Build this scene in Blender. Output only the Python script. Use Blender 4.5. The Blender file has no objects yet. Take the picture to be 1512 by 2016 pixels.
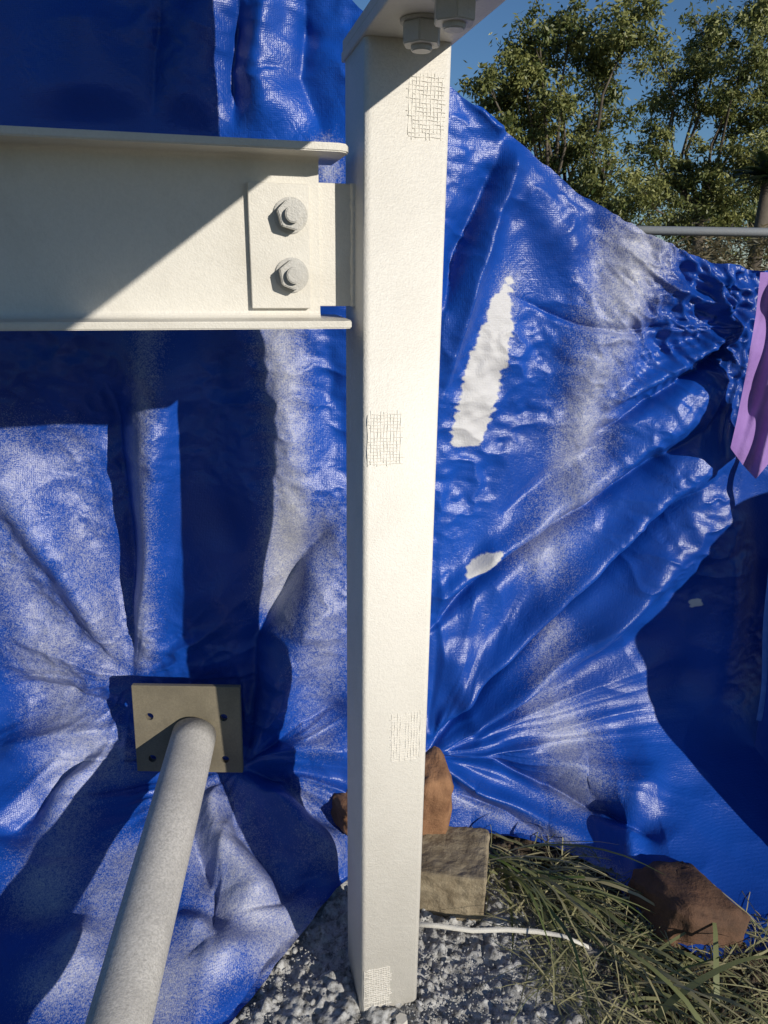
import bpy, bmesh, math, random
import numpy as np
from mathutils import Vector, Matrix
from mathutils import noise as mn
random.seed(4); rng=np.random.default_rng(4)
scene=bpy.context.scene
col=scene.collection
H=1.29
# ------------------------------------------------------------ camera
cam=bpy.data.cameras.new("camera"); camo=bpy.data.objects.new("camera",cam); col.objects.link(camo)
cam.sensor_fit='VERTICAL'; cam.sensor_height=36; cam.sensor_width=27; cam.lens=26
cam.clip_start=.02; cam.clip_end=3000
PITCH=math.radians(18.5)
MC=Matrix.Translation((0,0,H))@Matrix.Rotation(math.pi/2-PITCH,4,'X')@Matrix.Rotation(math.radians(.8),4,'Z')
camo.matrix_world=MC
scene.camera=camo
R3=MC.to_3x3()
def ray(px,py):
    return R3@Vector(((px-756)/1456,-(py-1008)/1456,-1))
def at_y(px,py,y):
    d=ray(px,py); return Vector((0,0,H))+d*(y/d.y)
def at_z(px,py,z):
    d=ray(px,py); return Vector((0,0,H))+d*((z-H)/d.z)
# ------------------------------------------------------------ world and sun
SD=Vector((-.85,1,-.43)).normalized()
w=bpy.data.worlds.new("World"); scene.world=w; w.use_nodes=True
nt=w.node_tree; bg=nt.nodes["Background"]
sky=nt.nodes.new("ShaderNodeTexSky"); sky.sky_type='NISHITA'; sky.sun_disc=False
sky.sun_elevation=math.asin(-SD.z); sky.sun_rotation=math.atan2(-SD.x,-SD.y)
sky.air_density=1.0; sky.dust_density=0.0; sky.ozone_density=6.0
nt.links.new(sky.outputs[0],bg.inputs[0]); bg.inputs[1].default_value=.08
sl=bpy.data.lights.new("sun",'SUN'); sl.energy=4.6; sl.angle=math.radians(.5); sl.color=(1,.93,.82)
so=bpy.data.objects.new("sun",sl); col.objects.link(so); so.rotation_euler=SD.to_track_quat('-Z','Y').to_euler()
scene.view_settings.view_transform='Standard'; scene.view_settings.look='None'
scene.view_settings.exposure=0
# ------------------------------------------------------------ materials
def mat(name):
    m=bpy.data.materials.new(name); m.use_nodes=True
    n=m.node_tree; b=n.nodes["Principled BSDF"]
    return m,n,b
def N(n,t,**kw):
    x=n.nodes.new(t)
    for k,v in kw.items():
        if k in x.inputs: x.inputs[k].default_value=v
        else: setattr(x,k,v)
    return x
def math_(n,op,a,b=None,clamp=False):
    x=n.nodes.new("ShaderNodeMath"); x.operation=op; x.use_clamp=clamp
    for i,v in enumerate((a,b)):
        if v is None: continue
        if isinstance(v,(int,float)): x.inputs[i].default_value=v
        else: n.links.new(v,x.inputs[i])
    return x.outputs[0]
def coords(n): return n.nodes.new("ShaderNodeTexCoord").outputs["Object"]
def noise(n,co,scale,detail=3,rough=.5):
    x=N(n,"ShaderNodeTexNoise",Scale=scale,Detail=detail,Roughness=rough)
    n.links.new(co,x.inputs["Vector"]); return x.outputs[0]
def mixc(n,f,a,b):
    x=n.nodes.new("ShaderNodeMix"); x.data_type='RGBA'
    if isinstance(f,(int,float)): x.inputs[0].default_value=f
    else: n.links.new(f,x.inputs[0])
    for i,v in ((6,a),(7,b)):
        if isinstance(v,tuple): x.inputs[i].default_value=v if len(v)==4 else (*v,1)
        else: n.links.new(v,x.inputs[i])
    return x.outputs[2]
def bump(n,h,strength,dist,prev=None):
    x=N(n,"ShaderNodeBump",Strength=strength,Distance=dist); n.links.new(h,x.inputs["Height"])
    if prev is not None: n.links.new(prev,x.inputs["Normal"])
    return x.outputs[0]
def mrange(n,v,a,b,c=0,d=1):
    x=n.nodes.new("ShaderNodeMapRange"); n.links.new(v,x.inputs[0])
    for i,k in enumerate((a,b,c,d)): x.inputs[i+1].default_value=k
    return x.outputs[0]

def paint_mat(name,c,dirt=(.35,.32,.26),rough=.5,peel=1.0,amt=.25,speck=.14):
    m,n,b=mat(name); co=coords(n)
    f=mrange(n,noise(n,co,9,4,.6),.45,.8)
    f2=mrange(n,noise(n,co,260,2,.6),.35,.8)
    base=mixc(n,math_(n,'MULTIPLY',f,amt),c,dirt)
    base=mixc(n,math_(n,'MULTIPLY',f2,speck),base,tuple(x*.5 for x in c))
    n.links.new(base,b.inputs["Base Color"]); b.inputs["Roughness"].default_value=rough
    nb=bump(n,noise(n,co,420,3,.6),.5*peel,.0016)
    nb=bump(n,noise(n,co,90,3,.6),.3*peel,.002,nb)
    n.links.new(nb,b.inputs["Normal"]); return m
M_white=paint_mat("white_primer",(.76,.73,.665),speck=.24,amt=.18)
M_white2=paint_mat("white_primer_beam",(.62,.595,.535),amt=.35,peel=.7)
M_bolt=paint_mat("painted_bolt",(.44,.43,.40),rough=.45,amt=.35)
M_pipe=paint_mat("dusty_pipe",(.56,.54,.50),dirt=(.22,.21,.2),rough=.6,amt=.6,speck=.9)
M_plate=paint_mat("galvanised_plate",(.19,.165,.115),dirt=(.08,.07,.05),rough=.55,amt=.8,peel=.5,speck=.5)
M_rail=paint_mat("galvanised_rail",(.26,.28,.30),rough=.5,amt=.3)
M_strap=paint_mat("white_strap",(.62,.60,.54),rough=.5,amt=.4)

def tarp_mat():
    m,n,b=mat("woven_blue_tarp"); co=coords(n)
    at=n.nodes.new("ShaderNodeAttribute"); at.attribute_name="paint"
    pa=at.outputs["Fac"]
    n1=noise(n,co,360,2,.75); n2=noise(n,co,22,3,.6); n3=noise(n,co,120,1,.5)
    s=math_(n,'ADD',math_(n,'MULTIPLY',n1,1.05),math_(n,'MULTIPLY',n3,.25))
    s=math_(n,'ADD',s,math_(n,'MULTIPLY',n2,.18))
    v=math_(n,'SUBTRACT',pa,math_(n,'SUBTRACT',s,.30))
    f=mrange(n,v,-.16,.46,0,.93)
    blue=mixc(n,mrange(n,noise(n,co,3,3,.5),.3,.7),(.004,.040,.26),(.005,.068,.40))
    c=mixc(n,f,blue,(.58,.575,.57))
    n.links.new(c,b.inputs["Base Color"])
    n.links.new(mrange(n,f,0,1,.35,.62),b.inputs["Roughness"])
    b.inputs["Specular IOR Level"].default_value=.5
    wv=[]
    for d in ('X','Z'):
        x=N(n,"ShaderNodeTexWave",Scale=95.0,Distortion=.8); x.bands_direction=d
        n.links.new(co,x.inputs["Vector"]); wv.append(x.outputs["Fac"])
    wsum=math_(n,'MULTIPLY',wv[0],wv[1])
    nb=bump(n,noise(n,co,26,3,.6),.08,.006)
    vo=N(n,"ShaderNodeTexVoronoi",Scale=42.0); vo.feature='DISTANCE_TO_EDGE'
    dn=N(n,"ShaderNodeTexNoise",Scale=30.0,Detail=2.0); n.links.new(co,dn.inputs["Vector"])
    ad=n.nodes.new("ShaderNodeVectorMath"); ad.operation='MULTIPLY_ADD'
    n.links.new(dn.outputs["Color"],ad.inputs[0]); ad.inputs[1].default_value=(.035,.035,.035); n.links.new(co,ad.inputs[2])
    n.links.new(ad.outputs[0],vo.inputs["Vector"])
    pm=mrange(n,noise(n,co,5,3,.6),.45,.70)
    nb=bump(n,math_(n,'MULTIPLY',vo.outputs["Distance"],pm),.4,.006,nb)
    nb=bump(n,noise(n,co,190,2,.75),.42,.0022,nb)
    nb=bump(n,wsum,.22,.001,nb)
    n.links.new(nb,b.inputs["Normal"])
    tr=n.nodes.new("ShaderNodeBsdfTranslucent"); n.links.new(c,tr.inputs[0])
    ms=n.nodes.new("ShaderNodeMixShader"); ms.inputs[0].default_value=.06
    n.links.new(b.outputs[0],ms.inputs[1]); n.links.new(tr.outputs[0],ms.inputs[2])
    n.links.new(ms.outputs[0],n.nodes["Material Output"].inputs[0])
    return m
M_tarp=tarp_mat()
def simple(name,c1,c2,scale=20,rough=.8,bs=.5,bd=.01,detail=6):
    m,n,b=mat(name); co=coords(n)
    f=mrange(n,noise(n,co,scale,detail,.65),.35,.68)
    n.links.new(mixc(n,f,c1,c2),b.inputs["Base Color"]); b.inputs["Roughness"].default_value=rough
    nb=bump(n,noise(n,co,scale*3,6,.7),bs,bd); n.links.new(nb,b.inputs["Normal"]); return m
M_rock=simple("brown_sandstone",(.16,.075,.035),(.32,.17,.085),14,.85,.6,.012)
M_rockd=simple("dark_brown_stone",(.055,.03,.018),(.15,.075,.04),12,.85,.6,.012)
M_block=simple("weathered_concrete",(.15,.115,.07),(.33,.275,.185),25,.9,.7,.008)
M_cloth=simple("purple_cloth",(.22,.12,.36),(.30,.18,.46),9,.8,.4,.01)
M_bark=simple("gum_bark",(.05,.04,.03),(.15,.125,.095),2.0,.9,.4,.03)
M_hem=simple("tarp_hem",(.05,.16,.55),(.10,.24,.65),30,.5,.3,.003)
def ground_mat():
    m,n,b=mat("ground_soil"); co=coords(n)
    g=mixc(n,mrange(n,noise(n,co,55,6,.75),.36,.58),(.13,.125,.115),(.52,.52,.51))
    sp=n.nodes.new("ShaderNodeVectorMath"); sp.operation='DISTANCE'; n.links.new(co,sp.inputs[0]); sp.inputs[1].default_value=(-.03,.93,0)
    dd=math_(n,'ADD',sp.outputs["Value"],math_(n,'MULTIPLY',noise(n,co,6,4,.6),.35))
    dirt=mixc(n,mrange(n,noise(n,co,18,5,.7),.35,.7),(.035,.024,.015),(.12,.085,.05))
    far=mixc(n,mrange(n,noise(n,co,.6,6,.7),.35,.7),(.10,.10,.04),(.21,.17,.09))
    c=mixc(n,mrange(n,dd,.52,.74),g,dirt)
    c=mixc(n,mrange(n,sp.outputs["Value"],2,4),c,far)
    n.links.new(c,b.inputs["Base Color"]); b.inputs["Roughness"].default_value=.9
    nb=bump(n,noise(n,co,90,6,.75),.7,.008); n.links.new(nb,b.inputs["Normal"]); return m
M_ground=ground_mat()
M_grav=simple("grey_crumb",(.17,.165,.155),(.52,.52,.51),60,.9,.5,.004)
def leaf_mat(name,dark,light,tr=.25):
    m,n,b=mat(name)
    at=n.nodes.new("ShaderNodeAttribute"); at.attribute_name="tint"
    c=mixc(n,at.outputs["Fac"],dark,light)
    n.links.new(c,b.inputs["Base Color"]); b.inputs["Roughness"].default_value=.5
    t=n.nodes.new("ShaderNodeBsdfTranslucent"); n.links.new(c,t.inputs[0])
    ms=n.nodes.new("ShaderNodeMixShader"); ms.inputs[0].default_value=tr
    n.links.new(b.outputs[0],ms.inputs[1]); n.links.new(t.outputs[0],ms.inputs[2])
    n.links.new(ms.outputs[0],n.nodes["Material Output"].inputs[0]); return m
M_leaf=leaf_mat("gum_leaves",(.045,.075,.018),(.31,.31,.10),.22)
M_shrub=leaf_mat("shrub_leaves",(.05,.05,.022),(.24,.19,.10))
M_grass=leaf_mat("grass_blades",(.06,.11,.02),(.48,.43,.24),.3)
M_palm=leaf_mat("palm_fronds",(.015,.03,.010),(.04,.07,.025))
# ------------------------------------------------------------ mesh helpers
def finish(bm,name,m,parent=None,smooth=False,**props):
    me=bpy.data.meshes.new(name); bm.normal_update(); bm.to_mesh(me); bm.free()
    me.materials.append(m)
    if smooth:
        me.polygons.foreach_set("use_smooth",[True]*len(me.polygons))
    o=bpy.data.objects.new(name,me); col.objects.link(o)
    if parent is not None: o.parent=parent
    for k,v in props.items(): o[k]=v
    return o
def empty(name,M,**props):
    o=bpy.data.objects.new(name,None); o.empty_display_size=.05; col.objects.link(o); o.matrix_world=M
    for k,v in props.items(): o[k]=v
    return o
def merge(bm,t):
    me=bpy.data.meshes.new("t"); t.to_mesh(me); t.free(); bm.from_mesh(me); bpy.data.meshes.remove(me)
def addbox(bm,lo,hi,bev=0,seg=2,M=None):
    t=bmesh.new()
    bmesh.ops.create_cube(t,size=1)
    c=[(a+b)/2 for a,b in zip(lo,hi)]; s=[b-a for a,b in zip(lo,hi)]
    for v in t.verts: v.co=Vector((v.co.x*s[0]+c[0],v.co.y*s[1]+c[1],v.co.z*s[2]+c[2]))
    if bev>0: bmesh.ops.bevel(t,geom=t.edges[:],offset=bev,segments=seg,affect='EDGES',profile=.5)
    if M is not None: t.transform(M)
    merge(bm,t)
def addprism(bm,pts,a,b,axis,bev=0,seg=2):
    t=bmesh.new()
    def mk(p,h):
        if axis=='z': return (p[0],p[1],h)
        if axis=='x': return (h,p[0],p[1])
        return (p[0],h,p[1])
    v0=[t.verts.new(mk(p,a)) for p in pts]; v1=[t.verts.new(mk(p,b)) for p in pts]
    t.faces.new(v0); t.faces.new(v1); k=len(pts)
    for i in range(k): t.faces.new((v0[i],v0[(i+1)%k],v1[(i+1)%k],v1[i]))
    bmesh.ops.recalc_face_normals(t,faces=t.faces[:])
    if bev>0: bmesh.ops.bevel(t,geom=t.edges[:],offset=bev,segments=seg,affect='EDGES')
    merge(bm,t)
def tube(bm,pts,rad,seg=8,caps=True):
    pts=[Vector(p) for p in pts]; rings=[]
    for i,p in enumerate(pts):
        d=(pts[min(i+1,len(pts)-1)]-pts[max(i-1,0)]).normalized()
        up=Vector((0,0,1)) if abs(d.z)<.9 else Vector((1,0,0))
        a=d.cross(up).normalized(); b=a.cross(d).normalized()
        r=rad[i] if not isinstance(rad,(int,float)) else rad
        rings.append([bm.verts.new(p+(a*math.cos(t)+b*math.sin(t))*r) for t in [2*math.pi*k/seg for k in range(seg)]])
    for i in range(len(rings)-1):
        for k in range(seg):
            bm.faces.new((rings[i][k],rings[i][(k+1)%seg],rings[i+1][(k+1)%seg],rings[i+1][k]))
    if caps:
        bm.faces.new(rings[0][::-1]); bm.faces.new(rings[-1])
def cyl(bm,M,r1,r2,h,seg=24,bev=0):
    t=bmesh.new(); bmesh.ops.create_cone(t,cap_ends=True,segments=seg,radius1=r1,radius2=r2,depth=h)
    for v in t.verts: v.co.z+=h/2
    if bev>0: bmesh.ops.bevel(t,geom=[e for e in t.edges if abs(e.verts[0].co.z-e.verts[1].co.z)<1e-6],offset=bev,segments=2,affect='EDGES')
    t.transform(M); merge(bm,t)
def mesh_np(name,verts,faces,m,attr=None,smooth=False,parent=None,**props):
    me=bpy.data.meshes.new(name)
    verts=np.asarray(verts,dtype=np.float32); faces=np.asarray(faces,dtype=np.int32)
    k=faces.shape[1]
    me.vertices.add(len(verts)); me.vertices.foreach_set("co",verts.ravel())
    me.loops.add(faces.size); me.loops.foreach_set("vertex_index",faces.ravel())
    me.polygons.add(len(faces)); me.polygons.foreach_set("loop_start",np.arange(0,faces.size,k,dtype=np.int32))
    me.polygons.foreach_set("loop_total",np.full(len(faces),k,dtype=np.int32))
    me.update(calc_edges=True); me.validate()
    if smooth: me.polygons.foreach_set("use_smooth",np.ones(len(faces),dtype=bool))
    if attr is not None:
        a=me.attributes.new(attr[0],'FLOAT','POINT'); a.data.foreach_set("value",np.asarray(attr[1],dtype=np.float32))
    me.materials.append(m)
    o=bpy.data.objects.new(name,me); col.objects.link(o)
    if parent is not None: o.parent=parent
    for kk,v in props.items(): o[kk]=v
    return o
def hsh(ix,iy,seed):
    h=(ix.astype(np.int64)*374761393+iy.astype(np.int64)*668265263+seed*1442695041)&0xffffffff
    h=((h^(h>>13))*1274126177)&0xffffffff
    return ((h^(h>>16))&0xffffff)/float(0xffffff)
def vn(x,y,seed=0):
    ix=np.floor(x);iy=np.floor(y);fx=x-ix;fy=y-iy
    fx=fx*fx*fx*(fx*(fx*6-15)+10); fy=fy*fy*fy*(fy*(fy*6-15)+10)
    a=hsh(ix,iy,seed);b=hsh(ix+1,iy,seed);c=hsh(ix,iy+1,seed);d=hsh(ix+1,iy+1,seed)
    return (a*(1-fx)+b*fx)*(1-fy)+(c*(1-fx)+d*fx)*fy
def fbm(x,y,seed=0,o=4,g=.5):
    s=0;a=1;t=0
    for i in range(o):
        c,sn=math.cos(i*.9),math.sin(i*.9)
        xx=x*c-y*sn; yy=x*sn+y*c
        s=s+a*vn(xx*2**i,yy*2**i,seed+i*17); t+=a; a*=g
    return s/t
def sst(x,a,b):
    t=np.clip((x-a)/(b-a),0,1); return t*t*(3-2*t)

# ------------------------------------------------------------ steel frame
AL=math.radians(14)
F=Matrix.Translation((-.0295,.98,0))@Matrix.Rotation(AL,4,'Z')
ZT=H+.250
PW,PD=.107,.128
post=empty("steel_post",F,label="white painted square steel post standing in grey soil",category="post")
bm=bmesh.new()
r=.009; pts=[]
for cx,cy,a0 in ((PW-r,PD-r,0),(r,PD-r,90),(r,r,180),(PW-r,r,270)):
    for k in range(7):
        a=math.radians(a0+k*15); pts.append((cx+r*math.cos(a),cy+r*math.sin(a)))
addprism(bm,pts,-.05,ZT,'z')
o=finish(bm,"post_shaft",M_white,post)
for p in o.data.polygons: p.use_smooth=len(p.vertices)==4
bm=bmesh.new(); addbox(bm,(-.003,-.30,ZT),(PW+.003,PD+.004,ZT+.012),.0015)
finish(bm,"cap_plate",M_white2,post)
bm=bmesh.new(); tube(bm,[(.068,-.03,-.01),(.068,-.03,.012)],[.013,.011],6)
finish(bm,"anchor_bolt",M_white2,post)
def patch(u0,z0,w_,h_,seed,d=.0046,slant=0,sink=.0002):
    rr=random.Random(seed); bm=bmesh.new()
    nx=int(w_/d); nz=int(h_/d)
    for i in range(nx+1):
        if rr.random()<.04: continue
        u=u0+i*d; pp=[]
        a=z0+rr.uniform(-.004,.006); b=z0+h_+rr.uniform(-.006,.005)
        ph=rr.uniform(0,6)
        for k in range(31):
            z=a+(b-a)*k/30; pp.append((u+slant*(z-z0)+.0004*math.sin(k*.4+ph),-sink+.0003*math.sin(k*.6+ph),z))
        tube(bm,pp,.00058,5)
    for j in range(nz+1):
        if rr.random()<.04: continue
        z=z0+j*d; pp=[]
        a=u0+rr.uniform(-.004,.006); b=u0+w_+rr.uniform(-.006,.003)
        b=min(b,PW-.007); a=max(a,.006); ph=rr.uniform(0,6)
        for k in range(21):
            u=a+(b-a)*k/20; pp.append((u+slant*(z-z0),-sink+.0003*math.sin(k*.6+ph),z+.0004*math.sin(k*.5+ph)))
        tube(bm,pp,.00058,5)
    finish(bm,"mesh_patch",M_white,post,True)
OF=F.translation
def facept(px,py):
    d=ray(px,py); n=Vector((-math.sin(AL),math.cos(AL),0)); t=(OF-Vector((0,0,H))).dot(n)/d.dot(n)
    p=Vector((0,0,H))+d*t; q=p-OF
    return q.x*math.cos(AL)+q.y*math.sin(AL), p.z
for k,(a,b,c,d) in enumerate(((806,145,876,272),(722,815,792,912),(772,1410,826,1492),(706,1915,768,1988))):
    u0,z1=facept(a,b); u1,z0=facept(c,d); u0=max(u0,.006); u1=min(u1,PW-.008)
    patch(u0,z0,u1-u0,z1-z0,k+3)

def bolt(parent,loc,axis,af=.030,nut_h=.019,tip=.016,wash=.0215):
    q=Vector(axis).to_track_quat('Z','Y').to_matrix().to_4x4()
    M=Matrix.Translation(loc)@q@Matrix.Rotation(math.radians(random.uniform(5,50)),4,'Z')
    bm=bmesh.new(); cyl(bm,M,af*.32,af*.30,nut_h+tip+.003,24,.0012)
    b=finish(bm,"bolt",M_bolt,parent,False)
    bm=bmesh.new(); cyl(bm,M,wash,wash,.0035,32,.0008); finish(bm,"washer",M_bolt,b)
    bm=bmesh.new()
    t=bmesh.new(); bmesh.ops.create_cone(t,cap_ends=True,segments=6,radius1=af/2/.866,radius2=af/2/.866,depth=nut_h)
    for v in t.verts: v.co.z+=nut_h/2+.0035
    bmesh.ops.bevel(t,geom=t.edges[:],offset=.0012,segments=2,affect='EDGES'); t.transform(M)
    merge(bm,t); finish(bm,"nut",M_bolt,b)
beam=empty("steel_beam",F,label="white painted steel I-beam bolted to the side of the post",category="beam")
NW=.055; zt=H+.135; zb=H-.078
bm=bmesh.new(); L=-1.3; e=-.014; tf=.0095; fw=.0665; r=.009
def fil(cx,cy,a0,a1):
    return [(cx+r*math.cos(math.radians(a0+(a1-a0)*k/5)),cy+r*math.sin(math.radians(a0+(a1-a0)*k/5))) for k in range(6)]
tw=.0035
addprism(bm,[(L,NW-fw),(e-.012,NW-fw),(e-.003,NW-fw+.006),(e,NW-fw+.02),(e,NW+fw),(L,NW+fw)],zb,zb+tf,'z',.0015)
addprism(bm,[(L,NW-fw),(e-.018,NW-fw),(e-.008,NW-fw+.007),(e-.004,NW-fw+.02),(e-.004,NW+fw),(L,NW+fw)],zt-tf,zt,'z',.0015)
web=[(NW-tw-r,zb+tf-.001)]+fil(NW-tw-r,zb+tf+r,-90,0)+fil(NW-tw-r,zt-tf-r,0,90)+[(NW-tw-r,zt-tf+.001),(NW+tw+r,zt-tf+.001)]+fil(NW+tw+r,zt-tf-r,90,180)+fil(NW+tw+r,zb+tf+r,180,270)+[(NW+tw+r,zb+tf-.001)]
addprism(bm,web,L,-.048,'x')
finish(bm,"beam_section",M_white2,beam)
bm=bmesh.new(); addbox(bm,(-.17,NW+tw+.0005,H-.054),(.003,NW+tw+.0105,H+.098),.001)
rr=random.Random(2)
for s in (-1,1):
    y=NW+tw+(.0005 if s<0 else .0105)
    pp=[(-.0015,y,H-.054+.152*k/40) for k in range(41)]
    tube(bm,pp,[.0045+rr.uniform(-.0008,.0008) for _ in pp],7)
finish(bm,"fin_plate",M_white2,beam)
bm=bmesh.new(); addbox(bm,(-.138,NW-tw-.0105,H-.056),(-.062,NW-tw-.0005,H+.094),.0012)
finish(bm,"splice_plate",M_white2,beam)
for z in (.057,-.0145): bolt(beam,(-.086,NW-tw-.0105,H+z),(0,-1,0),af=.033,tip=.010)
raf=empty("steel_rafter",F,label="white painted steel rafter bolted on top of the post",category="beam")
bm=bmesh.new(); z0=ZT+.0125
addbox(bm,(-.002,-1.5,z0),(PW+.002,PD,z0+.012),.001)
addbox(bm,(PW/2-.004,-1.5,z0+.0121),(PW/2+.004,PD,z0+.588))
addbox(bm,(-.002,-1.5,z0+.5881),(PW+.002,PD,z0+.60),.001)
finish(bm,"rafter_section",M_white2,raf)
for u_,n_ in ((.047,-.072),(.056,-.155)): bolt(raf,(u_,n_,ZT),(0,0,-1),af=.038,nut_h=.021,tip=.006,wash=.024)

# ------------------------------------------------------------ main tarpaulin
fx=[-1.3,-.32,-.22,-.09,.05,.22,.4,.5,.56,.64,1.6]
fy=[.66,.62,.45,.21,.06,.085,.17,.27,.44,.52,.56]
def fwd(x): return np.interp(x,fx,fy)
def base_y(x): return 1.47+.22*np.maximum(x,0)
def y0(x,z):
    s=np.clip((.36-z)/.36,0,1); return base_y(x)-fwd(x)*s**2.2
def surf(px,py):
    d=ray(px,py); y=1.45
    for _ in range(30):
        p=Vector((0,0,H))+d*(y/d.y); y=.5*y+.5*float(y0(p.x,max(p.z,0)))
    return Vector((0,0,H))+d*(y/d.y)
def sv(px,py):
    p=surf(px,py); return (p.x, max(p.z,0)-float(base_y(p.x)-p.y))
nx,nz=760,780
xs=np.linspace(-1.15,1.22,nx); ts=np.linspace(0,1,nz)
topx=[];topz=[]
for px,py in ((600,-90),(690,0),(790,95),(885,180),(950,222),(1000,262),(1060,318),(1130,375),(1200,425),(1260,460),(1320,490),(1375,508),(1440,522),(1500,532),(1600,545),(1800,560)):
    p=surf(px,py); topx.append(p.x); topz.append(p.z)
topz_x=np.interp(xs,topx,topz); topz_x[xs<topx[0]]=topz[0]+(topx[0]-xs[xs<topx[0]])*.5
topz_x=topz_x+.006*(vn(xs*22,xs*0,5)-.5)+.004*(vn(xs*70,xs*0,6)-.5)
X=np.repeat(xs[None,:],nz,0); T=np.repeat(ts[:,None],nx,1)
Z=topz_x[None,:]*T**1.35
Y=y0(X,Z); V=Z-(base_y(X)-Y)
XW=X+.03*(fbm(X*4,V*4,201,3)-.5); VW=V+.03*(fbm(X*4+9,V*4,207,3)-.5)
def pl_dist(pl,wob=True):
    q=[sv(*p) for p in pl]; best=np.full(X.shape,9.); tt=np.zeros(X.shape); sg=np.ones(X.shape); n=len(q)-1
    A,B=(XW,VW) if wob else (X,V)
    for i in range(n):
        ax,ay=q[i]; bx,by=q[i+1]; dx=bx-ax; dy=by-ay; l2=dx*dx+dy*dy+1e-12
        t=np.clip(((A-ax)*dx+(B-ay)*dy)/l2,0,1)
        ex=A-ax-t*dx; ey=B-ay-t*dy
        d=np.hypot(ex,ey); m=d<best
        best=np.where(m,d,best); tt=np.where(m,(i+t)/n,tt); sg=np.where(m,np.sign(dx*ey-dy*ex),sg)
    return best,tt,sg
K=.00118
D=np.zeros(X.shape)
folds=[
 ([(262,1335),(240,1120),(205,860),(190,700)],44,-.060,1),
 ([(262,1335),(200,1120),(130,920),(80,740)],70,-.050,0),
 ([(275,1330),(290,1050),(315,780),(330,600)],44,.060,0),
 ([(262,1345),(140,1150),(10,960),(-80,860)],44,.046,0),
 ([(255,1345),(120,1240),(0,1150)],40,-.026,0),
 ([(262,1345),(140,1300),(0,1260)],30,.024,1),
 ([(262,1400),(140,1370),(-20,1350)],28,-.032,1),
 ([(262,1430),(120,1450),(-20,1500)],34,.036,0),
 ([(240,1470),(120,1560),(40,1700),(30,1800)],50,.048,0),
 ([(180,1480),(60,1600),(-20,1660)],34,-.040,1),
 ([(90,1560),(30,1720),(0,1900)],60,-.050,0),
 ([(480,1490),(500,1270),(590,1110),(690,990)],38,-.060,1),
 ([(485,1495),(560,1300),(690,1100)],46,.052,0),
 ([(485,1500),(590,1420),(700,1385)],22,-.036,1),
 ([(485,1505),(600,1470),(720,1470)],32,.036,0),
 ([(485,1515),(560,1540),(620,1600),(680,1650)],28,-.040,1),
 ([(470,1530),(560,1590),(630,1680),(650,1750)],34,.046,0),
 ([(440,1530),(480,1640),(560,1730),(600,1800)],36,-.056,1),
 ([(420,1540),(440,1660),(490,1740),(500,1850)],40,.056,0),
 ([(380,1640),(420,1760),(400,1900)],36,-.050,1),
 ([(480,1800),(560,1780),(650,1700)],16,-.020,1),
 ([(330,1800),(400,1850),(470,1930)],32,.034,0),
 ([(140,1800),(100,1900),(80,2016)],34,.04,0),
 ([(460,500),(470,760),(500,1200)],30,.014,0),
 ([(560,640),(570,900),(560,1150)],60,.030,0),
 ([(640,640),(650,850),(640,960)],36,-.020,0),
 ([(470,-40),(450,130),(470,270)],26,-.040,1),
 ([(530,-40),(500,140),(540,270)],34,.042,0),
 ([(600,-40),(590,150),(650,300)],30,-.034,1),
 ([(310,-40),(300,120),(312,260)],16,-.018,1),
 ([(400,-40),(370,120),(380,260)],40,.03,0),
 ([(150,-40),(180,250)],60,.03,0),
 ([(870,600),(895,500),(935,400),(985,265)],22,-.060,1),
 ([(868,760),(925,540),(990,350),(1000,262)],32,.046,1),
 ([(900,200),(960,260),(985,270)],14,.022,1),
 ([(1010,330),(1060,420),(1180,480)],44,.026,0),
 ([(1080,340),(1160,470),(1210,600)],44,-.024,0),
 ([(1230,470),(1190,640),(1140,800)],56,.030,0),
 ([(960,700),(1010,800),(1000,900)],40,-.014,0),
 ([(848,1475),(950,1370),(1090,1225),(1230,1110),(1350,990),(1450,905)],20,-.080,1),
 ([(850,1440),(960,1310),(1130,1160),(1300,1000),(1470,850)],31,.064,0),
 ([(850,1480),(1010,1370),(1160,1260),(1300,1120),(1440,960)],32,.062,0),
 ([(850,1482),(1060,1380),(1250,1280),(1330,1200)],30,-.030,0),
 ([(846,1240),(960,1150),(1130,1040),(1290,930),(1450,790)],20,-.060,1),
 ([(846,1190),(1000,1080),(1200,930),(1460,740)],30,.046,0),
 ([(1000,1010),(1150,900),(1300,850)],22,-.022,0),
 ([(1200,850),(1300,790),(1400,720),(1480,650)],16,-.050,1),
 ([(1200,800),(1330,720),(1470,620)],20,.040,0),
 ([(1000,590),(1130,640),(1250,650),(1400,600)],9,-.016,1),
 ([(1230,500),(1300,560),(1400,590),(1470,600)],16,.026,1),
 ([(1330,500),(1360,600),(1440,680)],14,-.026,1),
 ([(1380,508),(1400,600),(1470,660)],12,.024,1),
 ([(1450,530),(1430,610),(1480,640)],10,-.022,1),
 ([(852,1484),(980,1505),(1120,1560),(1260,1620),(1320,1660)],20,-.050,1),
 ([(852,1480),(980,1470),(1130,1500),(1290,1590)],36,.044,0),
 ([(860,1492),(960,1560),(1080,1620),(1220,1700)],20,.040,0),
 ([(900,1560),(1000,1600),(1160,1690)],12,-.026,1),
 ([(930,1420),(900,1330),(900,1250)],28,.024,0),
 ([(1260,1750),(1240,1620),(1290,1450)],34,.028,0),
 ([(1440,1000),(1420,1200),(1440,1450)],44,.03,0),
]
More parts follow.
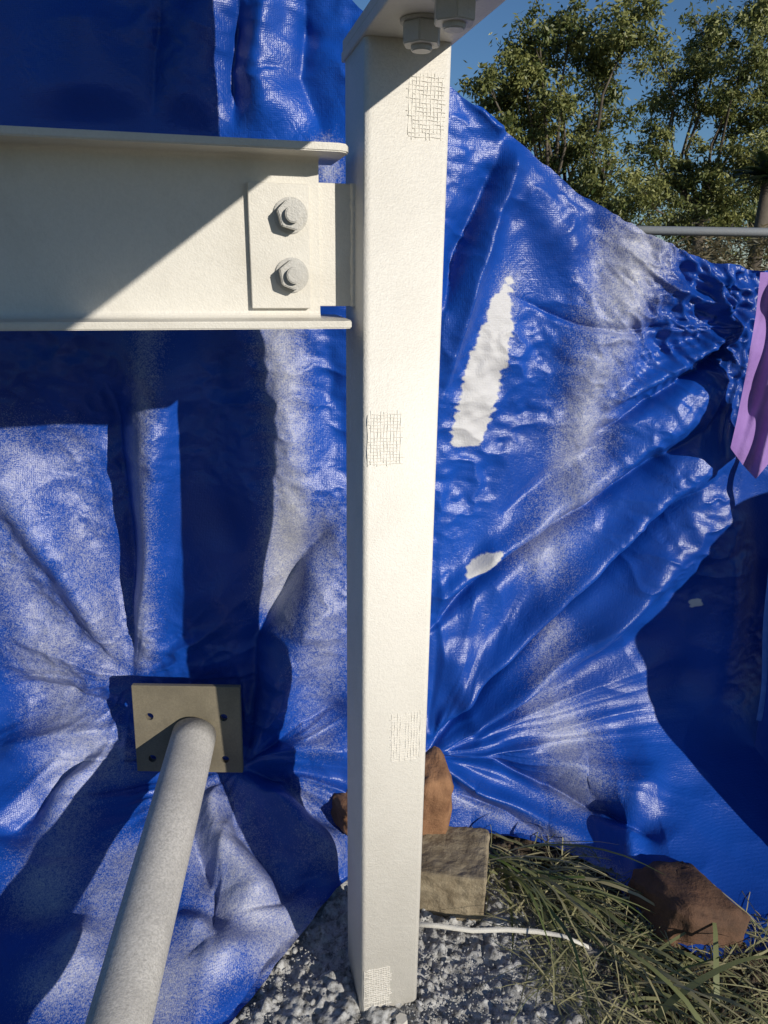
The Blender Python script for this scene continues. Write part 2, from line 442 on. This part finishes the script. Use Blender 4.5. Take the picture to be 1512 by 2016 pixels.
for pl,wd,h,sh in folds:
    d,t,sg=pl_dist(pl); wd=wd*K
    wv=wd*(.5+.95*t)
    if sh:
        wv=wv*np.where(sg>0,1.35,.65)
        prof=np.exp(-np.sqrt((d/wv)**2+.02)*1.15)*1.17
    else: prof=np.exp(-(d/wv)**2)
    tap=np.minimum(1,.2+3*t)*sst(1-t,0,.3)
    D+=h*prof*tap*(.8+.4*vn(X*7,V*7,300))
def radiate(px,py,amp,freq,seed,rmax,a_lo=None,a_hi=None):
    cx,cy=sv(px,py); rr_=np.hypot(XW-cx,VW-cy); a=np.arctan2(VW-cy,XW-cx)
    out=0
    for k,(fm,am) in enumerate(((1,1),(2.1,.28),(4.3,.06))):
        nz_=vn(a*freq*fm+60,np.log(rr_+.03)*1.3+10+k*7,seed+k)-.5
        out=out+am*(.55-np.sqrt(nz_**2+.0012)*2.2+nz_*.5)
    g=sst(rr_,0,.14)*(1-sst(rr_,rmax*.4,rmax))
    if a_lo is not None:
        g=g*sst(a,a_lo,a_lo+.25)*(1-sst(a,a_hi-.25,a_hi))
    return amp*g*out
D+=radiate(262,1340,.014,4.0,3,.6)
D+=radiate(484,1500,.016,4.5,7,.5)
D+=radiate(848,1480,.018,5.5,11,.9,-.7,1.75)
D+=radiate(1480,640,.018,5,23,.5)
D+=.06*(fbm(X*2.2+3,V*1.6+5,31,2)-.5)
D+=.030*sst(V,.1,.7)*(vn(XW*8+V*1.5,V*1.3,88)-.5)+.008*sst(V,.2,.8)*(vn(XW*19+V*3,V*3,89)-.5)
cr=fbm(X*7+V*3,V*5-X*3,41,2,.5); D+=.004*(1-np.sqrt((cr-.5)**2+.0002)*5)
patchy=sst(fbm(X*3,V*3,66,2),.45,.62)
c2=fbm(X*13,V*16,57,3); D+=.005*(1-np.sqrt((c2-.5)**2+.0001)*6)*patchy*sst(V,-.1,.6)
c3=sv(1400,590); g3=np.exp(-(np.hypot(X-c3[0],V-c3[1])/.17)**2)
c4=fbm(X*20+V*12,V*18,77,3,.5); D+=.024*g3*(1-np.sqrt((c4-.5)**2+.0003)*6)
D*=sst(Z,-.02,.10)*.75+.25
P=np.stack([X,Y,Z],-1)
du=np.gradient(P,axis=1); dv=np.gradient(P,axis=0)
nn=np.cross(du,dv); nn/=np.linalg.norm(nn,axis=-1,keepdims=True)+1e-9
if nn[nz//2,nx//2,1]>0: nn=-nn
P=P+nn*D[...,None]
P[...,2]=np.maximum(P[...,2],.008+.012*vn(X*30,V*30,4))
paint=np.zeros(X.shape)
strokes=[
 ([(1240,500),(1200,640),(1155,800),(1130,980),(1075,1090)],88,.58),
 ([(1165,720),(1130,900)],64,.72),
 ([(1100,1250),(1060,1330)],50,.38),
 ([(1080,1390),(1130,1470),(1150,1550)],90,.54),
 ([(1000,560),(975,680),(925,850)],44,.46),
 ([(550,640),(565,800),(575,1000),(545,1190)],54,.62),
 ([(650,1020),(640,1250),(620,1450)],75,.42),
 ([(300,640),(290,900),(275,1300)],42,.46),
 ([(120,900),(150,1100),(210,1300)],85,.40),
 ([(0,900),(60,1200),(120,1400),(190,1500)],110,.48),
 ([(140,1500),(90,1760)],90,.50),
 ([(400,1600),(480,1780),(560,1850)],110,.54),
 ([(600,1560),(640,1680)],70,.42),
 ([(250,1700),(120,1950)],110,.46),
 ([(400,1850),(300,2016)],100,.52),
 ([(900,1570),(1100,1650),(1200,1720)],34,.46),
 ([(640,300),(650,340)],30,.6),
]
for pl,wd,s in strokes:
    d,t,_=pl_dist(pl,False); paint=np.maximum(paint,s*np.exp(-(d/(wd*K))**2))
paint*=.65+.7*fbm(X*5+1,V*4,101,3)
def inpoly(poly,soft,seed):
    q=[sv(*p) for p in poly]; inside=np.zeros(X.shape,bool); n=len(q)
    wx=X+soft*(fbm(X*60,V*220,seed,2)-.5); wy=V
    for i in range(n):
        x1,y1=q[i];x2,y2=q[(i+1)%n]
        c=((y1>wy)!=(y2>wy))
        xi=(x2-x1)*(wy-y1)/(y2-y1+1e-12)+x1
        inside^=(c&(wx<xi))
    m=inside.astype(float)
    for _ in range(2):
        m=(m+np.roll(m,1,0)+np.roll(m,-1,0)+np.roll(m,1,1)+np.roll(m,-1,1))/5
    return m
for poly,sd in (([(1000,538),(1008,640),(985,750),(962,850),(945,878),(893,882),(890,835),(925,700),(968,590)],1),
             ([(918,1118),(945,1092),(980,1076),(978,1092),(945,1122),(915,1134)],2),
             ([(1353,1178),(1372,1174),(1374,1186),(1356,1192)],3)):
    paint=np.maximum(paint,1.5*inpoly(poly,.03 if sd==1 else .012,sd))
idx=np.arange(nx*nz).reshape(nz,nx)
faces=np.stack([idx[:-1,:-1],idx[:-1,1:],idx[1:,1:],idx[1:,:-1]],-1).reshape(-1,4)
tarp=mesh_np("tarpaulin",P.reshape(-1,3),faces,M_tarp,("paint",paint.ravel()),True,
  label="creased blue plastic tarpaulin speckled with white overspray",category="tarpaulin")
# ------------------------------------------------------------ second tarp at the end of the wall, unseen stretch added as shadow blocker
path=[(.845,1.57),(.93,1.47),(.985,1.40),(1.0,1.22),(1.06,1.15),(1.25,1.12),(2.0,1.05)]
tops=[.93,.80,.60,.44,.66,.98,1.25]  # top profile of the unseen stretch shaped to cast shade on the main tarp
n1,n2=220,200
cum=[0]
for a,b in zip(path,path[1:]): cum.append(cum[-1]+math.dist(a,b))
s=np.linspace(0,cum[-1],n1); px_=np.interp(s,cum,[p[0] for p in path]); py_=np.interp(s,cum,[p[1] for p in path]); tz=np.interp(s,cum,tops)
S,T2=np.meshgrid(s,np.linspace(0,1,n2)); PX=np.repeat(px_[None],n2,0); PY=np.repeat(py_[None],n2,0)
ZZ=tz[None]*T2
foot=(1-T2)**6*.10
near_=1-sst(S,0,.35)
lean=.135*np.clip(.93-ZZ,0,.8)*near_
w1=(.022*np.sin(S*26+2*fbm(S*3,ZZ*2,5,2)*3)*(.3+.7*(1-T2))+.02*(fbm(S*8,ZZ*5,8,4)-.5))*sst(S,0,.12)
PP=np.stack([PX-foot*.8+w1*.6+lean,PY-foot*.5+w1*.6,ZZ+.012],-1)
idx=np.arange(n1*n2).reshape(n2,n1)
faces=np.stack([idx[:-1,:-1],idx[:-1,1:],idx[1:,1:],idx[1:,:-1]],-1).reshape(-1,4)
t2=mesh_np("tarpaulin",PP.reshape(-1,3),faces,M_tarp,("paint",np.zeros(n1*n2)),True,
  label="clean blue tarpaulin hanging beside the overlapping purple cloth, with an added unseen stretch shading the main tarpaulin",category="tarpaulin")
bm=bmesh.new()
hp=[Vector(PP[j,0])+Vector((-.002,-.004,0)) for j in range(50,n2-4,4)]
prev=None
for i,p in enumerate(hp):
    wob=.003*math.sin(i*.35)
    a=bm.verts.new(p+Vector((-.006+wob,0,0))); b=bm.verts.new(p+Vector((.003+wob,-.004,0))); c_=bm.verts.new(p+Vector((.012+wob,0,0)))
    if prev: bm.faces.new((prev[0],a,b,prev[1])); bm.faces.new((prev[1],b,c_,prev[2]))
    prev=(a,b,c_)
finish(bm,"hem",M_hem,t2,True)
bm=bmesh.new()
c=Vector(PP[140,0])+Vector((.004,-.014,0))
for k in range(24):
    a0=2*math.pi*k/24; a1=2*math.pi*(k+1)/24
    q=[bm.verts.new(c+Vector((rr_*math.cos(a),0,rr_*math.sin(a)*1.2))) for rr_,a in ((.003,a0),(.007,a0),(.007,a1),(.003,a1))]
    bm.faces.new(q)
finish(bm,"eyelet",M_strap,t2,False)
# purple cloth
n1,n2=60,120
L_=[(536,1497),(620,1488),(740,1468),(830,1450),(882,1438),(915,1462),(942,1487)]
ys=np.linspace(536,942,n2)
lx=np.interp(ys,[a for a,b in L_],[b for a,b in L_]); rx=np.interp(ys,[536,880,942],[1570,1540,1489])
vv=[]
for j in range(n2):
    for i in range(n1):
        px=lx[j]+(rx[j]-lx[j])*i/(n1-1)
        yy=1.555+.014*math.sin(px*.075+ys[j]*.012)+.010*math.sin(px*.03-ys[j]*.03)+.006*math.sin(px*.17+ys[j]*.05)
        vv.append(at_y(px,ys[j],yy))
idx=np.arange(n1*n2).reshape(n2,n1)
faces=np.stack([idx[:-1,:-1],idx[:-1,1:],idx[1:,1:],idx[1:,:-1]],-1).reshape(-1,4)
mesh_np("cloth",[tuple(v) for v in vv],faces,M_cloth,None,True,label="pale purple cloth hanging from the end of the tarpaulin",category="cloth")

# ------------------------------------------------------------ brace pipe with plate
pl=empty("brace_pipe",Matrix.Identity(4),label="dusty round steel brace pipe welded to a square end plate",category="pipe")
A=at_y(383,1445,1.355); B=at_y(228,2040,.77)
B=A+(B-A)*1.35
bm=bmesh.new(); tube(bm,[A.lerp(B,k/20) for k in range(21)],.047,40)
finish(bm,"pipe_tube",M_pipe,pl,True)
c=at_y(371,1434,1.36)
bm=bmesh.new()
w2,h2=.115,.102
M=Matrix.Translation(c)@Matrix.Rotation(math.radians(-5),4,'X')
addbox(bm,(-w2,-.006,-h2),(w2,.006,h2),.0015,M=M)
po=finish(bm,"end_plate",M_plate,pl)
M_hole,_n,_b=mat("dark_hole"); _b.inputs["Base Color"].default_value=(.01,.01,.01,1); _b.inputs["Roughness"].default_value=1
cut=bmesh.new()
for sx in (-.08,.078):
    for sz in (.03,-.07):
        cyl(cut,M@Matrix.Translation((sx,.03,sz))@Matrix.Rotation(math.pi/2,4,'X'),.0085,.0085,.06,20)
co=finish(cut,"tmp_cut",M_hole)
md=po.modifiers.new("b",'BOOLEAN'); md.object=co; md.operation='DIFFERENCE'; md.solver='EXACT'
dg=bpy.context.evaluated_depsgraph_get(); nm=bpy.data.meshes.new_from_object(po.evaluated_get(dg))
po.modifiers.clear(); po.data=nm; bpy.data.objects.remove(co)

# ------------------------------------------------------------ ground
def axis(lo,hi,st,far):
    a=list(np.arange(lo,hi,st)); l=[];v=lo;s=st
    while v>-far: s*=1.35; v-=s; l.append(v)
    r_=[];v=a[-1];s=st
    while v<far: s*=1.35; v+=s; r_.append(v)
    return np.array(l[::-1]+a+r_)
gx=axis(-.6,1.0,.004,900); gy=axis(.75,1.5,.004,900)
GX,GY=np.meshgrid(gx,gy)
near=sst(GX,-1.2,-.5)*(1-sst(GX,.9,1.4))*sst(GY,.1,.6)*(1-sst(GY,1.5,2.2))
rid=fbm(GX*26,GY*26,9,4,.6)
GZ=near*(.030*(fbm(GX*7,GY*7,3,3)-.5)+.026*(np.abs(rid-.5)*2)+.007*sst(vn(GX*70,GY*70,12),.5,.8)+.005*(vn(GX*150,GY*150,2)-.5))
GZ-=.008
idx=np.arange(GX.size).reshape(GX.shape)
faces=np.stack([idx[:-1,:-1],idx[:-1,1:],idx[1:,1:],idx[1:,:-1]],-1).reshape(-1,4)
mesh_np("ground",np.stack([GX,GY,GZ],-1).reshape(-1,3),faces,M_ground,None,True,kind="structure")
t=bmesh.new(); bmesh.ops.create_icosphere(t,subdivisions=1,radius=1); bv=np.array([v.co[:] for v in t.verts]); bf=np.array([[v.index for v in f.verts] for f in t.faces]); t.free()
vs=[];fs=[];k=0
for i in range(4200):
    if i<2800: x=random.gauss(.0,.20); y=random.gauss(.96,.13)
    else: x=random.uniform(-.5,.5); y=random.uniform(.75,1.35)
    s_=random.choice((.002,.003,.004,.007)) if random.random()<.15 else random.choice((.001,.0015,.002,.0026))
    v=bv*(1+1.0*(rng.random((len(bv),1))-.5))*s_*np.array([1,random.uniform(.5,1),random.uniform(.4,.8)])
    a=random.uniform(0,6.28); c_,s2=math.cos(a),math.sin(a)
    v=np.stack([v[:,0]*c_-v[:,1]*s2+x,v[:,0]*s2+v[:,1]*c_+y,v[:,2]+s_*.2+.005],-1)
    vs.append(v); fs.append(bf+k); k+=len(bv)
mesh_np("gravel",np.concatenate(vs),np.concatenate(fs),M_grav,None,False,kind="stuff",label="loose grey crumbs of soil and gravel",category="gravel")
# ------------------------------------------------------------ rocks and block
def rock(name,c,size,seed,m,label,rot=0,cat="rock"):
    bm=bmesh.new(); bmesh.ops.create_cube(bm,size=2)
    rr=random.Random(seed)
    for v in bm.verts: v.co+=Vector((rr.uniform(-.3,.3),rr.uniform(-.3,.3),rr.uniform(-.3,.3)))
    bmesh.ops.bevel(bm,geom=bm.edges[:],offset=.3,segments=1,affect='EDGES')
    bmesh.ops.triangulate(bm,faces=bm.faces[:])
    bmesh.ops.subdivide_edges(bm,edges=bm.edges[:],cuts=5,use_grid_fill=True)
    bm.normal_update()
    for v in bm.verts:
        p=v.co*1.3+Vector((seed,0,0)); v.co+=v.normal*(mn.noise(p)*.14+mn.noise(p*3)*.07+mn.noise(p*9)*.03)
    for v in bm.verts: v.co=Vector((v.co.x*size[0],v.co.y*size[1],v.co.z*size[2]))
    bm.transform(Matrix.Translation(c)@Matrix.Rotation(rot,4,'Z'))
    return finish(bm,name,m,None,True,label=label,category=cat)
p=at_y(1345,1795,1.20); rock("rock",p,(.085,.08,.075),5,M_rockd,"brown sandstone rock weighing down the tarpaulin hem",.3)
p=at_y(848,1565,1.36); rock("rock",p,(.045,.05,.085),8,M_rock,"tall brown rock standing behind the post above a block",.2)
p=at_y(690,1600,1.36); rock("rock",p,(.030,.04,.036),12,M_rock,"small brown stone holding the tarpaulin beside the post",.5)
c0=at_y(895,1795,1.17)
bm=bmesh.new()
addbox(bm,(-.085,0,-.01),(.085,.15,.105),.006,3)
bmesh.ops.subdivide_edges(bm,edges=[e for e in bm.edges if e.calc_length()>.03],cuts=10,use_grid_fill=True)
bm.normal_update()
for v in bm.verts: v.co+=v.normal*(mn.noise(v.co*40)*.004+mn.noise(v.co*12)*.005)
bm.transform(Matrix.Translation((c0.x-.02,1.20,0))@Matrix.Rotation(math.radians(-9),4,'Z'))
finish(bm,"concrete_block",M_block,None,False,label="weathered tan concrete block on the ground behind the post",category="block")
bm=bmesh.new(); prev=None
pp=[at_z(px,py,.028) for px,py in ((800,1822),(860,1826),(930,1836),(1000,1834),(1060,1838),(1110,1846),(1160,1868))]
for i,p in enumerate(pp):
    h_=.005*(1 if i<5 else .6)
    a=bm.verts.new(p+Vector((0,0,-h_*.4))); b=bm.verts.new(p+Vector((0,.006,h_)))
    if prev: bm.faces.new((prev[0],a,b,prev[1]))
    prev=(a,b)
o=finish(bm,"plastic_strap",M_strap,None,True,label="thin white plastic strap lying on the soil",category="strap")
sm=o.modifiers.new("s",'SOLIDIFY'); sm.thickness=.0015
# ------------------------------------------------------------ grass
def blades(name,specs,m,segs=8,**props):
    vs=[];fs=[];ti=[];k=0
    for (x,y,z,az,ln,wd,lift,droop,tint) in specs:
        pos=np.array([x,y,z],float); el=lift; tw_=random.uniform(-.6,.6)
        for i in range(segs+1):
            d=np.array([math.cos(az),math.sin(az)]); side=np.array([-d[1],d[0]])
            f=i/segs; ww=wd*(1-f**2.2)*.5+.0003; sd=np.array([side[0]*ww*math.cos(tw_),side[1]*ww*math.cos(tw_),ww*math.sin(tw_)])
            vs.append(pos+sd); vs.append(pos-sd); ti+=[tint]*2
            if i<segs: fs.append([k+2*i,k+2*i+1,k+2*i+3,k+2*i+2])
            pos=pos+np.array([d[0]*math.cos(el),d[1]*math.cos(el),math.sin(el)])*ln/segs
            el-=droop/segs; az+=random.gauss(0,.07)
            if pos[2]<.014: pos[2]=.014+random.uniform(0,.004); el=max(el,-.05)
        k+=2*(segs+1)
    return mesh_np(name,vs,fs,m,("tint",ti),True,**props)
sp=[]
for (cx_,cy_,nn_,lm) in ((.26,1.34,26,.34),(.32,1.30,24,.34),(.39,1.24,20,.28),(.47,1.10,16,.24),(.48,.98,12,.2),(.57,1.05,12,.2)):
    for i in range(nn_):
        az=random.gauss(-.80,.45)
        sp.append((random.gauss(cx_,.03),random.gauss(cy_,.035),.0,az,random.uniform(.4,1.2)*lm,random.uniform(.004,.0095),random.uniform(.05,.9),random.uniform(.6,1.9),random.choice((random.uniform(0,.35),random.uniform(.2,.6),random.uniform(.6,1)))))
for i in range(1100):
    y=random.uniform(.84,1.38); x=random.uniform(.22+(1.38-y)*.25,.80)
    sp.append((x,y,.014,random.uniform(0,6.28),random.uniform(.04,.17),random.uniform(.001,.0032),random.uniform(0,.4),random.uniform(.3,1.0),random.uniform(.35,1)))
for x,y,az,l in ((.50,.97,.4,.3),(.58,.93,2.2,.26),(.62,1.0,1.3,.24)):
    sp.append((x,y,.02,az,l,.012,.7,1.2,.3))
blades("grass",sp,M_grass,kind="stuff",label="long strappy green grass and dry straw beside the block",category="grass")
# ------------------------------------------------------------ fence rail
rail=empty("pipe_fence",Matrix.Translation((1.5,3.2,0)),label="grey galvanised pipe rail fence behind the tarpaulin",category="fence")
zr=at_y(1400,454,3.2).z
bm=bmesh.new(); tube(bm,[(-2.5,0,zr),(5,0.25,zr)],.018,16); finish(bm,"fence_rail",M_rail,rail,True)
for x in (-1.8,1.2,4.2):
    bm=bmesh.new(); tube(bm,[(x,.02,-.05),(x,.02,zr-.01)],.022,14); finish(bm,"fence_post",M_rail,rail,True)
# ------------------------------------------------------------ trees
def leafcloud(name,centres,rad,per,ln,wd,m,parent=None,droop=.7,**props):
    C=np.repeat(centres,per,0); n=len(C); R=np.repeat(rad,per)
    pos=C+rng.normal(0,1,(n,3))*R[:,None]*np.array([.5,.5,.40])
    d=rng.normal(0,1,(n,3)); d[:,2]=d[:,2]*.6-droop; d/=np.linalg.norm(d,axis=1,keepdims=True)
    o_=rng.normal(0,1,(n,3)); s_=np.cross(d,o_); s_/=np.linalg.norm(s_,axis=1,keepdims=True)
    l=ln*rng.uniform(.6,1.3,(n,1)); w_=wd*rng.uniform(.6,1.3,(n,1))
    v=np.stack([pos,pos+d*l*.5+s_*w_*.5,pos+d*l,pos+d*l*.5-s_*w_*.5],1).reshape(-1,3)
    f=np.arange(n*4).reshape(n,4)
    ct=np.repeat(rng.uniform(0,1,len(centres)),per)
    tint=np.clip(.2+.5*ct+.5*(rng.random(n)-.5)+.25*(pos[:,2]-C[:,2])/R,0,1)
    return mesh_np(name,v,f,m,("tint",np.repeat(tint,4)),False,parent,**props)
def gum(dist,base_px,blobs,label,seed):
    rr=random.Random(seed)
    bx=at_y(base_px,400,dist).x
    e=empty("gum_tree",Matrix.Translation((bx,dist,0)),label=label,category="tree")
    bm=bmesh.new()
    th=1.8+rr.random()
    trunk=[Vector((0,0,-.1)),Vector((.15,.1,th*.5)),Vector((.1,0,th))]
    tube(bm,trunk,[.26,.21,.17],10)
    cs=[];rs=[]
    for (px,py,r_,dens) in blobs:
        dy=rr.uniform(-1.2,1.2); c=at_y(px,py,dist+dy)-Vector((bx,dist,0)); R=r_/1456*dist
        st=trunk[-1]+Vector((0,.6,0)); mid=st.lerp(c,.45)+Vector((rr.uniform(-.4,.4),rr.uniform(.2,.8),-.35)); q3=st.lerp(c,.75)+Vector((rr.uniform(-.3,.3),.2,rr.uniform(-.2,.2)))
        tube(bm,[trunk[-1],st.lerp(mid,.5)+Vector((rr.uniform(-.15,.15),0,.1)),mid,q3,c],[.10,.08,.055,.035,.015],7)
        n=int(30*dens*(r_/60)**1.6)
        for i in range(n):
            v=Vector((rr.gauss(0,1),rr.gauss(0,1),rr.gauss(0,1))).normalized()*R*rr.uniform(.2,1.2)
            v.z*=.85; p=c+v; cs.append(p); rs.append(rr.uniform(.16,.40))
            if i%3==0:
                m_=c.lerp(p,.5)+Vector((rr.uniform(-.1,.1),0,rr.uniform(-.1,.12))); tube(bm,[q3.lerp(c,.5),m_,p],[.02,.013,.005],4,False)
    finish(bm,"trunk",M_bark,e,True)
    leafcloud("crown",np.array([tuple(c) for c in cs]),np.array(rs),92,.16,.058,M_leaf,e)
gum(22,1130,[(1000,200,52,1.1),(1060,240,55,1),(1030,145,50,1.1),(1125,60,42,1),(1085,110,40,.8),(1180,130,62,1.1),(1245,55,52,1.1),(1120,290,52,1),(1190,330,52,1),(958,165,26,.9),(1060,60,30,.7),(1200,230,50,.7),(1020,90,26,.7),(1000,270,34,.8),(1110,200,40,.7),(1150,380,40,.9),(1080,330,40,.9)],"tall olive green gum tree with an open crown",1)
gum(25,1380,[(1400,70,60,1.1),(1470,120,62,1.1),(1430,220,62,1.1),(1350,340,60,1.1),(1480,320,64,1.1),(1500,20,50,1.1),(1330,190,52,.9),(1270,400,56,1.1),(1290,280,46,.9),(1410,400,70,1.2),(1370,130,44,.9),(1500,220,50,1),(1300,120,34,.6),(1540,120,60,1),(1560,300,70,1)],"dense spreading gum tree with drooping leaves",2)
gum(31,1230,[(1160,420,50,1.2),(1230,440,60,1.3),(1330,440,60,1.3),(1440,440,60,1.3),(1100,420,50,1),(1200,380,40,.8),(1520,440,60,1.2),(1310,380,40,.8),(1020,430,60,1)],"low distant gum tree behind the others",3)
pc=at_y(1515,350,13)
e=empty("palm_tree",Matrix.Translation((pc.x,pc.y,0)),label="dark palm with spiky fronds",category="palm")
bm=bmesh.new(); tube(bm,[(0,0,0),(0,.05,pc.z*.5),(0,0,pc.z)],[.14,.11,.10],10); finish(bm,"trunk",M_bark,e,True)
vs=[];fs=[];ti=[];k=0
for i in range(34):
    az=i*2.4; el=random.uniform(-.3,1.2); d=Vector((math.cos(az)*math.cos(el),math.sin(az)*math.cos(el),math.sin(el)))
    p=Vector((0,0,pc.z)); L1=random.uniform(.6,.85)
    sd=d.cross(Vector((0,0,1))).normalized()
    for j in range(22):
        f=(j+1)/22; q=p+d*L1*f+Vector((0,0,-.35*f*f*L1))
        for s_ in (-1,1):
            tip=q+(sd*s_*.8+d*.5+Vector((0,0,-.25))).normalized()*.30*(1.15-f)
            vs+=[tuple(q-d*.014),tuple(q+d*.014),tuple(tip),tuple(tip+Vector((0,0,.004)))]; fs.append([k,k+1,k+2,k+3]); k+=4; ti+=[random.random()]*4
mesh_np("fronds",vs,fs,M_palm,("tint",ti),False,e)
cs=[];rs=[]
for i in range(900):
    x=random.uniform(1,13); y=random.uniform(11,15); hh=1.55+.35*math.sin(x*1.3)+random.uniform(-.2,.2)
    cs.append((x,y,random.random()**.7*hh)); rs.append(random.uniform(.12,.28))
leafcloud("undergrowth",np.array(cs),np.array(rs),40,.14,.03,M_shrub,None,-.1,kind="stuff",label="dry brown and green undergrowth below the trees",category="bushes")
